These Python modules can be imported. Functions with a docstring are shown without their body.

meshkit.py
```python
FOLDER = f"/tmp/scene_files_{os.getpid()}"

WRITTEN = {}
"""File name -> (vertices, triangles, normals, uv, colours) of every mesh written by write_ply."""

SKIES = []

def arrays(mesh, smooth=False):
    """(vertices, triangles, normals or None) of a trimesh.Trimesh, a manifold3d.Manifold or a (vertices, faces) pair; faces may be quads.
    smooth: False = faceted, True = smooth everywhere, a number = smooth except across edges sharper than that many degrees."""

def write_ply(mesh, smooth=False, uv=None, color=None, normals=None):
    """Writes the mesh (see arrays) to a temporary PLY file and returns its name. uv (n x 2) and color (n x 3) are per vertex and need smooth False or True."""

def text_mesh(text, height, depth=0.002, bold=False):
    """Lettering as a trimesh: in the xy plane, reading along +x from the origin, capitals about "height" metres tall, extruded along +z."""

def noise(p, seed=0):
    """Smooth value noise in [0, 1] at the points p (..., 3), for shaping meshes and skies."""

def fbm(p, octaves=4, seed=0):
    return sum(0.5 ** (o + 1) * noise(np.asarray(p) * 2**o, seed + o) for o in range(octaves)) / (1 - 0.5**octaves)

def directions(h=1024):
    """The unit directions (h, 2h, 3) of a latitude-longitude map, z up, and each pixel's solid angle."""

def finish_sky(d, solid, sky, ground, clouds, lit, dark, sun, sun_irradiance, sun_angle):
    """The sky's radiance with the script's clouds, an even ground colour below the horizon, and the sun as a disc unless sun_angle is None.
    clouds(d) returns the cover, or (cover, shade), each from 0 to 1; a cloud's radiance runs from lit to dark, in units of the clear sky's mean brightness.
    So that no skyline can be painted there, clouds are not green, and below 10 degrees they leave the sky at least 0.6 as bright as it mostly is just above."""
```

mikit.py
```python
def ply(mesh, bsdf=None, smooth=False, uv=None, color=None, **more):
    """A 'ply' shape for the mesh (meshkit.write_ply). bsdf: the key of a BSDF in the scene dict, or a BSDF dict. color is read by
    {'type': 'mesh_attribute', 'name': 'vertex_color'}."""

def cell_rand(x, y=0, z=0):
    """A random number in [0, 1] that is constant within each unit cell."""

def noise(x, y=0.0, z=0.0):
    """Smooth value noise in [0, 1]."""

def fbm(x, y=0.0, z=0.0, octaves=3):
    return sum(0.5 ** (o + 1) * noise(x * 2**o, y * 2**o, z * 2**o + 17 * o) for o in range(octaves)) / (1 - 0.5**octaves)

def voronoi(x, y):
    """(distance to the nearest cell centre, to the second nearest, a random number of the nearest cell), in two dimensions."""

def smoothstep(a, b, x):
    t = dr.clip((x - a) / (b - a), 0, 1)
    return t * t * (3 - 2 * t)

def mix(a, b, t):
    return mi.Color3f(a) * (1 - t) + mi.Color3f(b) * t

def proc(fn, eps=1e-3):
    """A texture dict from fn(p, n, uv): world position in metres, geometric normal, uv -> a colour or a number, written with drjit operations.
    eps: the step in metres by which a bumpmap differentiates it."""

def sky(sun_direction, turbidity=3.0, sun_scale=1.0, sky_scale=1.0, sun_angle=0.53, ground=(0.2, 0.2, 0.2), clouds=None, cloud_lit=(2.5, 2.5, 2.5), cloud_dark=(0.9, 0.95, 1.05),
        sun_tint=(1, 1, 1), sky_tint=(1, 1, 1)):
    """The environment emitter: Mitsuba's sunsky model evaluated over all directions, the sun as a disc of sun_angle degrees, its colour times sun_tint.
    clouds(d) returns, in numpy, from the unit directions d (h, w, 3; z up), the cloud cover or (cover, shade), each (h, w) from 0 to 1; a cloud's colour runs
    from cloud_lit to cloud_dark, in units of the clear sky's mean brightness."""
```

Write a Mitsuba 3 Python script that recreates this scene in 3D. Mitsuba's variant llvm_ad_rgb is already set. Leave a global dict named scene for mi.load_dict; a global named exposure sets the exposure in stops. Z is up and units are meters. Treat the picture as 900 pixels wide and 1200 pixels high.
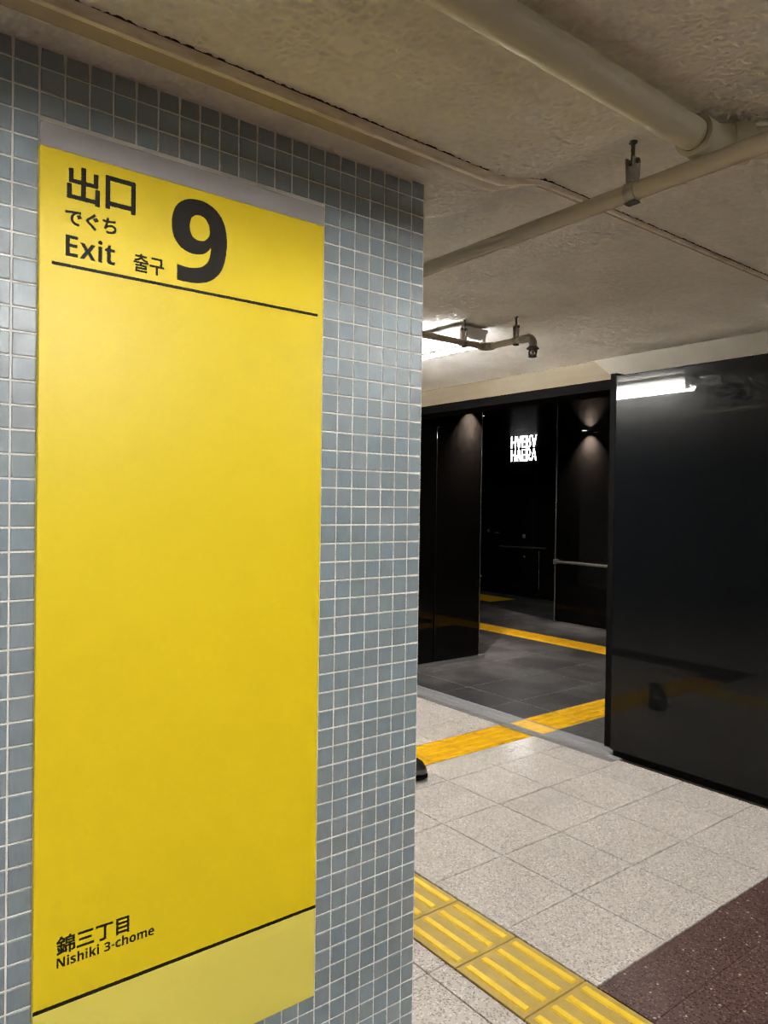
import json, math, numpy as np, trimesh, drjit as dr, mitsuba as mi, mikit, meshkit
from mikit import proc, noise, fbm, voronoi, cell_rand, smoothstep, mix
import manifold3d as m3

T = mi.ScalarTransform4f
scene, labels = {}, {}

# ------------------------------------------------------------------ camera, light, exposure
EYE_H = 1.5669
YAW, PITCH, ROLL, FOCAL = 0.9119, -0.0115, 0.0141, 855.88
_f = np.array([math.cos(PITCH) * math.cos(YAW), math.cos(PITCH) * math.sin(YAW), math.sin(PITCH)])
_r = np.cross(_f, [0, 0, 1.0]); _r /= np.linalg.norm(_r)
_u = np.cross(_r, _f)
_u = _u * math.cos(ROLL) - _r * math.sin(ROLL)
scene['camera'] = {'type': 'perspective', 'fov_axis': 'x', 'fov': math.degrees(2 * math.atan(450 / FOCAL)), 'near_clip': 0.02, 'far_clip': 100.0,
                   'to_world': T().look_at(origin=[0, 0, EYE_H], target=(np.array([0, 0, EYE_H]) + _f).tolist(), up=_u.tolist())}
exposure = 0.12
TUBE = 200.0          # radiance of the fluorescent tubes
TUBE_RGB = (1.0, 0.975, 0.93)
DOWN_W = 14.0         # intensity of the lobby downlights
SIGN_W = 7.0         # radiance of the lit letters


def rgb(*c):
    return {'type': 'rgb', 'value': list(c)}


def area(c):
    return {'type': 'area', 'radiance': rgb(*c)}


# ------------------------------------------------------------------ materials
def bs(name, d, two=False):
    scene[name] = {'type': 'twosided', 'bsdf': d} if two else d
    return name


def pr(base, rough=.5, spec=.5, metal=0., coat=0., coat_g=.95):
    base = base if isinstance(base, dict) else rgb(*base)
    d = {'type': 'principled', 'base_color': base, 'roughness': rough if isinstance(rough, dict) else float(rough), 'specular': float(spec), 'metallic': float(metal)}
    if coat:
        d['clearcoat'], d['clearcoat_gloss'] = float(coat), float(coat_g)
    return d


def gloss(base, ior, alpha, haze):
    """A smooth lacquer with a little haze round its mirror image."""
    return {'type': 'blendbsdf', 'weight': float(haze),
            'a': {'type': 'plastic', 'diffuse_reflectance': rgb(*base), 'int_ior': float(ior)},
            'b': {'type': 'roughplastic', 'diffuse_reflectance': rgb(*base), 'int_ior': float(ior), 'alpha': float(alpha), 'distribution': 'ggx'}}


def bump(inner, fn, scale, eps=1e-3):
    return {'type': 'bumpmap', 'nested_texture': proc(fn, eps), 'scale': float(scale), 'bsdf': inner}


def tile_col(c, seed):
    def fn(p, n, uv):
        s = fbm(p.x * 240.0 + seed, p.y * 240.0, p.z * 30.0, octaves=2)
        t = noise(p.x * 16.0, p.y * 16.0 + seed, p.z * 16.0)
        return mi.Color3f(c) * (.76 + .15 * s + .15 * t)
    return fn


TILE = [bs(f'mat_tile_{i}', pr(proc(tile_col(c, 7 * i)), .33, .5)) for i, c in enumerate(
    [(.225, .283, .322), (.222, .270, .300), (.248, .292, .322), (.228, .282, .302)])]
bs('mat_grout', pr(proc(lambda p, n, uv: mix((.80, .78, .74), (.62, .60, .55), smoothstep(.45, .8, fbm(p.x * 9, p.y * 9, p.z * 9)) )), .85, .2))
bs('mat_yellow', pr(proc(lambda p, n, uv: mi.Color3f((.77, .582, .012)) * (.97 + .05 * noise(p.x * 3, p.y, p.z * 3))), .38, .4))
bs('mat_pale_yellow', pr((.76, .66, .115), .38, .4))
bs('mat_sign_grey', pr((.34, .325, .33), .45, .4))
bs('mat_ink', pr((.010, .008, .006), .5, .15))


def stucco_col(p, n, uv):
    t = fbm(p.x * 2.2, p.y * 2.2, p.z * 2.2, octaves=4)
    s = noise(p.x * 70, p.y * 70, p.z * 70)
    return mix((.79, .76, .68), (.68, .65, .57), smoothstep(.35, .7, t)) * (.93 + .12 * s)


def stucco_h(p, n, uv):
    a = fbm(p.x * 78.0, p.y * 78.0, p.z * 78.0, octaves=2)
    b = noise(p.x * 190.0, p.y * 190.0, p.z * 190.0)
    return smoothstep(.38, .72, a) * .75 + .25 * b


bs('mat_spray', pr(proc(stucco_col), .8, .3))
bs('mat_stucco', bump(pr(proc(stucco_col), .8, .3), stucco_h, .0042, 1e-3))
bs('mat_plaster', bump(pr(proc(lambda p, n, uv: mix((.35, .29, .205), (.26, .208, .140), fbm(p.x * 3, p.y * 1.2, p.z * 16, octaves=4))), .7, .3), lambda p, n, uv: fbm(p.x * 30, p.y * 30, p.z * 60), .002))
bs('mat_plaster_light', bump(pr(proc(lambda p, n, uv: mix((.47, .425, .345), (.39, .35, .28), fbm(p.x * 5, p.y * 5, p.z * 9, octaves=4))), .75, .3), stucco_h, .0012))
bs('mat_wall_dark', pr((.075, .075, .075), .7, .3))
bs('mat_wall_grey', pr((.16, .17, .18), .7, .3))
bs('mat_trim_shaded', pr(proc(lambda p, n, uv: mix((.42, .345, .245), (.34, .275, .19), fbm(p.x * 18, p.y * 60, p.z * 60, octaves=4))), .6, .3))  # raceway underside: its shade is put into this darker colour
bs('mat_trim_lit', pr(proc(lambda p, n, uv: mix((.84, .78, .68), (.62, .54, .43), smoothstep(.35, .75, fbm(p.x * 14, p.y * 30, p.z * 30, octaves=4)))), .6, .3))  # raceway near face: the light on it is put into this paler colour
bs('mat_dark_gap', pr((.035, .028, .022), .8, .2))
bs('mat_pipe', pr(proc(lambda p, n, uv: mix((.54, .505, .375), (.47, .435, .31), fbm(p.x * 5, p.y * 9, p.z * 9, octaves=4))), .55, .35))
bs('mat_pipe_thin', pr(proc(lambda p, n, uv: mix((.43, .37, .275), (.33, .275, .19), fbm(p.x * 9, p.y * 5, p.z * 9, octaves=4))), .45, .4))
bs('mat_galvanised', pr(proc(lambda p, n, uv: mix((.34, .31, .26), (.17, .15, .12), fbm(p.x * 60, p.y * 60, p.z * 60))), .5, .5, .5))
bs('mat_dark_iron', pr((.05, .045, .04), .5, .5, .3))
bs('mat_black_gloss', gloss((.0022, .0027, .0033), 1.30, .06, .22))
bs('mat_black_panel', gloss((.0021, .0018, .0016), 1.30, .06, .15))
bs('mat_black_glass', gloss((.003, .0028, .0026), 1.55, .05, .1))
bs('mat_black_ceiling', gloss((.002, .002, .002), 1.5, .05, .1))
bs('mat_black_matte', {'type': 'diffuse', 'reflectance': rgb(.0035, .0035, .0035)})
bs('mat_chrome', pr((.72, .70, .67), .32, .5, 1.0))
bs('mat_steel_edge', pr((.30, .29, .28), .18, .5, 1.0))
bs('mat_aluminium', pr(proc(lambda p, n, uv: mi.Color3f((.36, .36, .38)) * (.75 + .4 * noise(p.x * 30, p.y * 4, 0))), .42, .5, .35))
bs('mat_enamel', pr((.80, .80, .78), .35, .5))
bs('mat_shoe', pr((.010, .010, .011), .16, .6, 0, 1.0, .97))


def terrazzo(p, n, uv):
    d, d2, k = voronoi(p.x * 135.0, p.y * 135.0)
    e, e2, q = voronoi(p.x * 70.0 + 9, p.y * 70.0)
    ix, iy = dr.floor((p.x - .029) / .4), dr.floor((p.y - .032) / .4)
    tone = .955 + .09 * cell_rand(ix, iy, 5)
    base = mix((.600, .550, .500), (.530, .482, .435), fbm(p.x * 11, p.y * 11, 0.0))
    c = dr.select((k < .27) & (d < .44), mi.Color3f(.33, .285, .25), dr.select((k > .84) & (d < .45), mi.Color3f(.74, .70, .66), base))
    c = dr.select((q < .045) & (e < .22), mi.Color3f(.25, .215, .185), c)
    c = dr.select((q > .975) & (e < .30), mi.Color3f(.80, .78, .74), c)
    rub = smoothstep(.60, .72, noise(p.x * 55.0, p.y * 160.0)) * smoothstep(.50, .62, noise(p.x * 3.1, 4.0))
    rub = rub * (smoothstep(.045, .012, dr.abs(p.y - 3.175)) + smoothstep(.03, .008, dr.abs(p.y - 3.645)))
    c = c * (1 - .55 * rub)
    dirt = smoothstep(.52, .80, fbm(p.x * 2.0 + 4, p.y * 2.0, 1.0, octaves=5)) * .07
    return c * tone * (1 - dirt)


def brown_terrazzo(p, n, uv):
    d, d2, k = voronoi(p.x * 130.0, p.y * 130.0)
    e, e2, q = voronoi(p.x * 42.0, p.y * 42.0)
    base = mix((.115, .066, .058), (.080, .045, .041), fbm(p.x * 14, p.y * 14, 0.0, octaves=4))
    c = dr.select((k < .30) & (d < .45), mi.Color3f(.045, .026, .024), dr.select((k > .84) & (d < .40), mi.Color3f(.175, .120, .108), base))
    return dr.select((q < .07) & (e < .17), mi.Color3f(.42, .35, .31), c)


def dark_stone(p, n, uv):
    t = fbm(p.x * 2.3, p.y * 2.3, 0.0, octaves=5)
    s = fbm(p.x * 40, p.y * 40, 0.0)
    return mix((.078, .076, .076), (.044, .043, .044), smoothstep(.3, .7, t)) * (.88 + .24 * s)


bs('mat_terrazzo', pr(proc(terrazzo), proc(lambda p, n, uv: .10 + .07 * fbm(p.x * 5, p.y * 5, 2.0)), .5))
bs('mat_brown', pr(proc(brown_terrazzo), .25, .5))
bs('mat_dark_tile', pr(proc(dark_stone), .34, .5))
bs('mat_joint', {'type': 'diffuse', 'reflectance': rgb(.035, .028, .022)})
bs('mat_joint_dark', pr((.15, .147, .144), .8, .2))
bs('mat_tactile', pr(proc(lambda p, n, uv: mi.Color3f((.83, .565, .028)) * (.9 + .16 * fbm(p.x * 25, p.y * 25, 0.0))), .5, .4))
bs('mat_tactile_worn', pr(proc(lambda p, n, uv: mix((.50, .345, .060), (.40, .285, .085), fbm(p.x * 22, p.y * 22, 0.0, octaves=4))), .6, .3))
bs('mat_amber', pr(proc(lambda p, n, uv: mi.Color3f((.76, .425, .006)) * (.86 + .22 * fbm(p.x * 30, p.y * 30, 0.0))), .45, .4))
bs('mat_amber_base', pr(proc(lambda p, n, uv: mi.Color3f((.68, .36, .005)) * (.86 + .22 * fbm(p.x * 30, p.y * 30, 0.0))), .5, .4))
bs('mat_amber_film', pr((.86, .54, .10), .45, .4))
bs('mat_lamp_glass', pr((.9, .9, .9), .4, .3))


# ------------------------------------------------------------------ mesh helpers
def box(x0, x1, y0, y1, z0, z1):
    m = trimesh.creation.box(extents=(x1 - x0, y1 - y0, z1 - z0))
    m.apply_translation(((x0 + x1) / 2, (y0 + y1) / 2, (z0 + z1) / 2))
    return m


def bevel(x0, x1, y0, y1, z0, z1, c=.004):
    pts = []
    for sx in (0, 1):
        for sy in (0, 1):
            for sz in (0, 1):
                q = np.array([(x0, x1)[sx], (y0, y1)[sy], (z0, z1)[sz]])
                d = np.array([1 - 2 * sx, 1 - 2 * sy, 1 - 2 * sz]) * c
                for k in range(3):
                    o = d.copy(); o[k] = 0
                    pts.append(q + o)
    return trimesh.convex.convex_hull(np.array(pts))


def cat(*ms):
    return trimesh.util.concatenate(list(ms))


def tube(path, r, n=20, caps=True):
    """A pipe along a polyline; r is a number or one per point."""
    p = np.asarray(path, float)
    rr = np.broadcast_to(np.asarray(r, float), (len(p),))
    seg = np.diff(p, axis=0); seg /= np.linalg.norm(seg, axis=1, keepdims=True) + 1e-12
    t = np.vstack([seg[:1], seg[:-1] + seg[1:], seg[-1:]]); t /= np.linalg.norm(t, axis=1, keepdims=True)
    ref = np.array([0, 0, 1.0]) if abs(t[0][2]) < .9 else np.array([1.0, 0, 0])
    a = np.cross(t[0], ref); a /= np.linalg.norm(a)
    ang = np.arange(n) * 2 * np.pi / n
    v = []
    for i in range(len(p)):
        a = a - t[i] * (a @ t[i]); a /= np.linalg.norm(a)
        b = np.cross(t[i], a)
        v.append(p[i] + rr[i] * (np.cos(ang)[:, None] * a + np.sin(ang)[:, None] * b))
    v = np.vstack(v); f = []
    for i in range(len(p) - 1):
        for j in range(n):
            q = [i * n + j, i * n + (j + 1) % n, (i + 1) * n + (j + 1) % n, (i + 1) * n + j]
            f += [[q[0], q[1], q[2]], [q[0], q[2], q[3]]]
    if caps:
        k = len(v); v = np.vstack([v, p[:1], p[-1:]])
        e = (len(p) - 1) * n
        for j in range(n):
            f += [[k, (j + 1) % n, j], [k + 1, e + j, e + (j + 1) % n]]
    m = trimesh.Trimesh(v, f, process=False)
    if m.volume < 0:
        m.invert()
    return m


def arc(c, u, v, r, a0, a1, n=9):
    a = np.linspace(a0, a1, n)[:, None]
    return np.asarray(c) + r * (np.cos(a) * np.asarray(u) + np.sin(a) * np.asarray(v))


def prism(poly, axis, a, b):
    """Extrudes a 2D polygon (convex or not) along axis 0 / 1 / 2 from a to b; the polygon's coordinates are the other two axes in order."""
    from shapely.geometry import Polygon
    m = trimesh.creation.extrude_polygon(Polygon(poly), b - a, engine='earcut')
    v = np.array(m.vertices); w = np.zeros_like(v)
    o = [k for k in range(3) if k != axis]
    w[:, o[0]], w[:, o[1]], w[:, axis] = v[:, 0], v[:, 1], v[:, 2] + a
    m = trimesh.Trimesh(w, m.faces, process=False)
    if m.volume < 0:
        m.invert()
    return m


def put(key, mesh, mat, smooth=False, emit=None):
    k, i = key, 0
    while k in scene:
        i += 1
        k = f'{key}_{i:03d}'
    d = mikit.ply(mesh, mat, smooth=smooth)
    if emit:
        d['emitter'] = area(emit)
    scene[k] = d
    return k


def again(key, source, dx=0., dy=0., dz=0., mat=None):
    """A copy of the shape dict source, moved."""
    k, i = key, 0
    while k in scene:
        i += 1
        k = f'{key}_{i:03d}'
    d = dict(source)
    d['to_world'] = T().translate([dx, dy, dz])
    if mat:
        d['bsdf'] = {'type': 'ref', 'id': mat}
    scene[k] = d
    return k


def say(key, label, category=None, group=None, kind=None):
    d = {'label': label}
    if category:
        d['category'] = category
    if group:
        d['group'] = group
    if kind:
        d['kind'] = kind
    labels[key] = d


# ================================================================== THE SETTING
WY = 1.6391                   # face of the tiled wall
WX1 = 1.407                   # its right-hand corner
X0, ZT = .3069, 2.5074        # a vertical joint line; the top of the tiles
PT = .05                      # tile pitch

# ------------------------------------------------------------------ floor
put('floor', box(-4.1, 4.02, -4.1, 9.1, -.2, -.006), 'mat_joint')
put('floor', box(4.02, 10.2, -4.1, 11.1, -.2, -.0010), 'mat_joint_dark')
scene['floor__lobby_base'] = scene.pop('floor_001')
say('floor', 'floor of pale terrazzo tiles with a brown border and a dark tiled lobby beyond', 'floor', kind='structure')
_cache = {}


def slab(part, x0, x1, y0, y1, mat, gap=.0048, z=0.):
    w, d = round(x1 - x0 - gap, 4), round(y1 - y0 - gap, 4)
    if w <= .01 or d <= .01:
        return
    if (w, d, mat) not in _cache:
        _cache[w, d, mat] = mikit.ply(bevel(-w / 2, w / 2, -d / 2, d / 2, -.012, 0, .0009), mat)
    again(part, _cache[w, d, mat], (x0 + x1) / 2, (y0 + y1) / 2, z)


XL = [1.229 - .4 * k for k in range(13, -1, -1)] + [1.615]                 # joints along y, left of the near strip
XR = [2.029, 2.429, 2.829, 3.229, 3.629, 3.925]
YT = [1.432, 1.832, 2.232, 2.632, 3.032, 3.283]
for y0, y1 in zip(YT, YT[1:]):
    for x0, x1 in zip(XR, XR[1:]):
        slab('floor__terrazzo_tile', x0 if x0 > 2.03 else 2.017, x1, y0, y1, 'mat_terrazzo')
    slab('floor__terrazzo_tile', 1.615, 1.703, y0 - .019, y1 - .019, 'mat_terrazzo')
    slab('floor__terrazzo_tile', 1.229, 1.615, y0 - .019, y1 - .019, 'mat_terrazzo')
    slab('floor__terrazzo_tile', .829, 1.229, y0 - .019, y1 - .019, 'mat_terrazzo')
YB = [3.588, 3.85, 4.25, 4.65, 5.05, 5.45, 5.85]
for y0, y1 in zip(YB, YB[1:]):
    for x0, x1 in zip([1.229, 1.629] + XR, [1.629] + XR):
        slab('floor__terrazzo_tile', x0, x1 - (.07 if x1 > 3.9 else 0), y0, y1, 'mat_terrazzo')
# what lies outside the frame: plain larger fields of the same tiles, joined
far = []
for x0, x1 in zip(XL, XL[1:]):
    for y0 in np.arange(-3.968, 8.9, .4):
        if not (y0 > 1.2 and x0 > .8):
            far.append(bevel(x0 + .001, x1 - .001, y0 + .001, y0 + .399, -.012, 0, .0009))
for x0, x1 in zip([1.229, 1.629] + XR, [1.629] + XR):
    for y0 in np.arange(5.85, 8.8, .4):
        far.append(bevel(x0 + .001, x1 - (.071 if x1 > 3.9 else .001), y0 + .001, y0 + .399, -.012, 0, .0009))
for y0 in np.arange(-3.968, 1.2, .4):
    far.append(bevel(1.616, 1.702, y0 + .001, y0 + .399, -.012, 0, .0009))
fb = [m for m in far if m.bounds[1][1] < 1.25]
far = [m for m in far if m.bounds[1][1] >= 1.25]
put('floor__outer_tiles', cat(*far), 'mat_terrazzo')
say('floor__outer_tiles', 'pale terrazzo tiles out beyond the sides of the picture', kind='stuff')
YBR = [1.2275 - .2045 * k for k in range(0, 12)]
for y0, y1 in zip([YBR[0]] + YBR[1:], [1.430] + YBR[:-1]):
    for x0, x1 in zip(XR, XR[1:]):
        slab('floor__brown_tile', x0 if x0 > 2.03 else 2.017, x1, y0, y1, 'mat_brown', .0016)
put('floor__outer_brown_tiles', cat(*fb, *[bevel(x0 + .001, x1 - .001, y0 + .001, y0 + .399, -.012, 0, .0009) for x0, x1 in zip([2.017] + XR[1:], XR[1:]) for y0 in np.arange(-3.95, -1.1, .4)]), 'mat_brown')
say('floor__outer_brown_tiles', 'brown terrazzo tiles behind the photographer', kind='stuff')
XD = [4.105, 4.43, 5.43, 6.01, 6.598]
XE = [6.975, 7.56, 8.15, 8.74, 9.34, 9.56]
YD = [2.70, 3.275, 3.588, 3.95, 4.50, 5.10, 5.70, 6.30, 6.90, 7.50, 8.10, 8.70, 9.30, 10.3]
for y0, y1 in zip(YD, YD[1:]):
    if abs(y0 - 3.275) > .01:
        for x0, x1 in zip(XD, XD[1:]):
            slab('floor__dark_tile', x0, x1, y0, y1, 'mat_dark_tile', .007)
    for x0, x1 in zip(XE, XE[1:]):
        slab('floor__dark_tile', x0, x1, y0, y1, 'mat_dark_tile', .007)


# ------------------------------------------------------------------ tactile paving
def tactile(key, x0, x1, y0, y1, along, base, bar, nbar=4, h=.005, inset=.014):
    """One 30 cm guide tile as a part with its bars as sub-parts; bars run along axis 'along'."""
    k, i = f'{key}__tile', 0
    while k in scene:
        i += 1
        k = f'{key}__tile_{i:03d}'
    g = .0028
    w, d = round(x1 - x0 - 2 * g, 4), round(y1 - y0 - 2 * g, 4)
    c = ('t', w, d, base)
    if c not in _cache:
        _cache[c] = mikit.ply(bevel(-w / 2, w / 2, -d / 2, d / 2, -.012, .0008, .0009), base)
    again(k, _cache[c], (x0 + x1) / 2, (y0 + y1) / 2)
    wide = d if along == 0 else w
    long_ = (w if along == 0 else d) - 2 * inset
    c = ('b', round(long_, 4), along, bar, round(wide, 3))
    if c not in _cache:
        b0, b1, n = .0150, .0110, 0
        q = np.array([[s * (long_ / 2 - e), t * b, z] for b, z, e in ((b0, 0, 0), (b1, h, .004)) for s in (-1, 1) for t in (-1, 1)])
        if along == 1:
            q = q[:, [1, 0, 2]]
        _cache[c] = mikit.ply(trimesh.convex.convex_hull(q), bar)
    pitch = wide / nbar
    for j in range(nbar):
        o = -wide / 2 + pitch * (j + .5)
        again(f'{k}__bar', _cache[c], (x0 + x1) / 2 + (o if along else 0), (y0 + y1) / 2 + (0 if along else o), .0008)


for y in (2.079 + .303 * k for k in range(-9, 4)):
    tactile('tactile_paving', 1.706, 2.013, y - .303, y, 1, 'mat_tactile_worn', 'mat_tactile')
tactile('tactile_paving', 1.706, 2.013, 2.988, 3.28, 1, 'mat_tactile_worn', 'mat_tactile')
say('tactile_paving', 'worn yellow tactile guide strip running beside the tiled wall corner at the bottom', 'tactile paving')
for x in (1.439, 1.742, 2.045, 2.348, 2.651, 2.954, 3.257, 3.560):
    tactile('tactile_paving_001', x, x + (.303 if x < 3.5 else .285), 3.283, 3.588, 0, 'mat_amber_base', 'mat_amber')
say('tactile_paving_001', 'amber tactile guide strip across the pale terrazzo, ending at the metal threshold', 'tactile paving')
for x in (4.108, 4.418, 4.728, 5.038, 5.348, 5.658, 5.968, 6.278):
    tactile('tactile_paving_002', x, x + .31, 3.275, 3.588, 0, 'mat_amber_base', 'mat_amber')
say('tactile_paving_002', 'amber tactile guide strip on the dark floor, from the threshold to behind the black panel', 'tactile paving')
for y in (2.40 + .31 * k for k in range(0, 22)):
    tactile('tactile_paving_003', 6.60, 6.972, y, y + .31, 1, 'mat_amber_base', 'mat_amber')
say('tactile_paving_003', 'yellow guide strip crossing the dark lobby floor between the black pillars', 'tactile paving')
for x in (8.62, 8.92):
    for y in (8.28, 8.58, 8.88, 9.18):
        k = again('tactile_paving_004__tile', mikit.ply(bevel(0, .298, 0, .298, -.012, .0008, .0009), 'mat_amber'), x, y)
        dots = [trimesh.creation.cone(.014, .012, sections=10) for _ in range(25)]
        for j, m in enumerate(dots):
            m.apply_translation((.03 + .06 * (j % 5), .03 + .06 * (j // 5), 0))
            m.vertices[:, 2] = np.minimum(m.vertices[:, 2], .005)
        again(f'{k}__dot', mikit.ply(cat(*dots), 'mat_amber'), x, y, .0008)
        say(f'{k}__dot', 'raised yellow warning dots', kind='stuff')
say('tactile_paving_004', 'yellow dotted warning patch in front of the dark glass door', 'tactile paving')

# ------------------------------------------------------------------ threshold
put('threshold__base', box(3.905, 4.102, 2.66, 8.9, -.012, .0005), 'mat_galvanised')
for i in range(9):
    x = 3.915 + i * .0215
    put('threshold__ridge', bevel(x, x + .013, 2.66, 8.9, .0005, .0032, .001), 'mat_aluminium')
put('threshold__edge_strip', bevel(3.852, 3.903, 2.66, 8.9, -.012, .0008, .001), 'mat_joint_dark')
put('threshold__guide_film', box(3.930, 4.085, 3.262, 3.560, .0032, .0040), 'mat_amber_film')
for k in range(4):
    put('threshold__film_bar', bevel(3.940, 4.075, 3.285 + k * .072, 3.311 + k * .072, .0040, .0065, .001), 'mat_amber_film')
say('threshold', 'ribbed grey metal threshold between pale terrazzo and dark lobby floor', 'threshold', kind='structure')
say('threshold__guide_film', 'pale amber guide strip stuck on the metal ribs')

# ------------------------------------------------------------------ tiled wall
put('wall_left', box(-4.0, WX1 - .0024, WY + .0024, WY + .62, 0, ZT + .05), 'mat_grout')
say('wall_left', 'wall of small square blue-grey tiles with pale grout', 'wall', kind='structure')
SX0, SX1, SZ0, SZ1 = .356, 1.048, .2545, 2.3435      # the sign


def pillow(w, d, depth, bull=None):
    """A glazed tile facing -y, its front at y = 0, from x 0..w and z 0..d; bull rounds the right edge ('x') or the top edge ('z')."""
    c = .0016
    pts = [(x, depth, z) for x in (0, w) for z in (0, d)]
    pts += [(x, .0012, z) for x in (0, w) for z in (0, d)]
    x1, z1 = w, d
    if bull == 'x':
        pts = [(x, y, z) for x, y, z in pts if not (x == w and y < .01)]
        for a in np.linspace(0, math.pi / 2, 6):
            for z in (c, d - c):
                pts.append((w - .011 + .011 * math.sin(a), .011 - .011 * math.cos(a), z))
        x1 = w - .011
    if bull == 'z':
        pts = [(x, y, z) for x, y, z in pts if not (z == d and y < .01)]
        for a in np.linspace(0, math.pi / 2, 6):
            for x in (c, w - c):
                pts.append((x, .012 - .012 * math.cos(a), d - .012 + .012 * math.sin(a)))
        z1 = d - .012
    pts += [(x, 0, z) for x in (c, x1 - (0 if bull == 'x' else c)) for z in (c, z1 - (0 if bull == 'z' else c))]
    return trimesh.convex.convex_hull(np.array(pts))


rng = np.random.default_rng(5)
TW = PT - .0042
plain = mikit.ply(pillow(TW, TW, .0045), TILE[0])
top = mikit.ply(pillow(TW, TW - .002, .014, 'z'), TILE[0])
side = mikit.ply(pillow(TW + .002, TW, .014, 'x'), TILE[0])
cells = []
for c in range(-86, 22):
    for r in range(0, 51):
        x, z = X0 + c * PT + .0021, ZT - (r + 1) * PT + .0021
        if z < .0:
            continue
        if SX0 - .012 < x and x + TW < SX1 + .014 and SZ0 + .004 < z and z + TW < SZ1 + .012:
            continue
        cells.append((c, r, x, z))
near = [q for q in cells if q[0] >= -2]
near.sort(key=lambda q: (q[2] ** 2 + 1.639 ** 2 + (q[3] - 1.55) ** 2) * (1.0 if q[0] < 16 else .8 if q[0] < 21 else 3.))
single, rest = near[:299], near[299:]
for c, r, x, z in single:
    src = side if c == 21 else top if r == 0 else plain
    again('wall_left__tile', src, x, WY + rng.normal(0, .00018), z, TILE[rng.integers(4)])
joined = {}
base = {'p': pillow(TW, TW, .0045), 't': pillow(TW, TW - .002, .014, 'z'), 's': pillow(TW + .002, TW, .014, 'x')}
for c, r, x, z in rest + [q for q in cells if q[0] < -2]:
    m = base['s' if c == 21 else 't' if r == 0 else 'p'].copy()
    m.apply_translation((x, WY + rng.normal(0, .00018), z))
    joined.setdefault(int(rng.integers(4)), []).append(m)
allm = []
for i, ms in joined.items():
    put('wall_left__more_tiles', cat(*ms), TILE[i])
for k in [k for k in scene if k.startswith('wall_left__more_tiles')]:
    say(k, 'the rest of the blue-grey wall tiles', kind='stuff')
ret = []
for c in range(12):
    for r in range(51):
        z = ZT - (r + 1) * PT + .0021
        if z < 0:
            continue
        m = box(WX1 - .004, WX1, WY + .014 + c * PT, WY + .014 + c * PT + TW, z, z + TW)
        ret.append(m)
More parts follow.
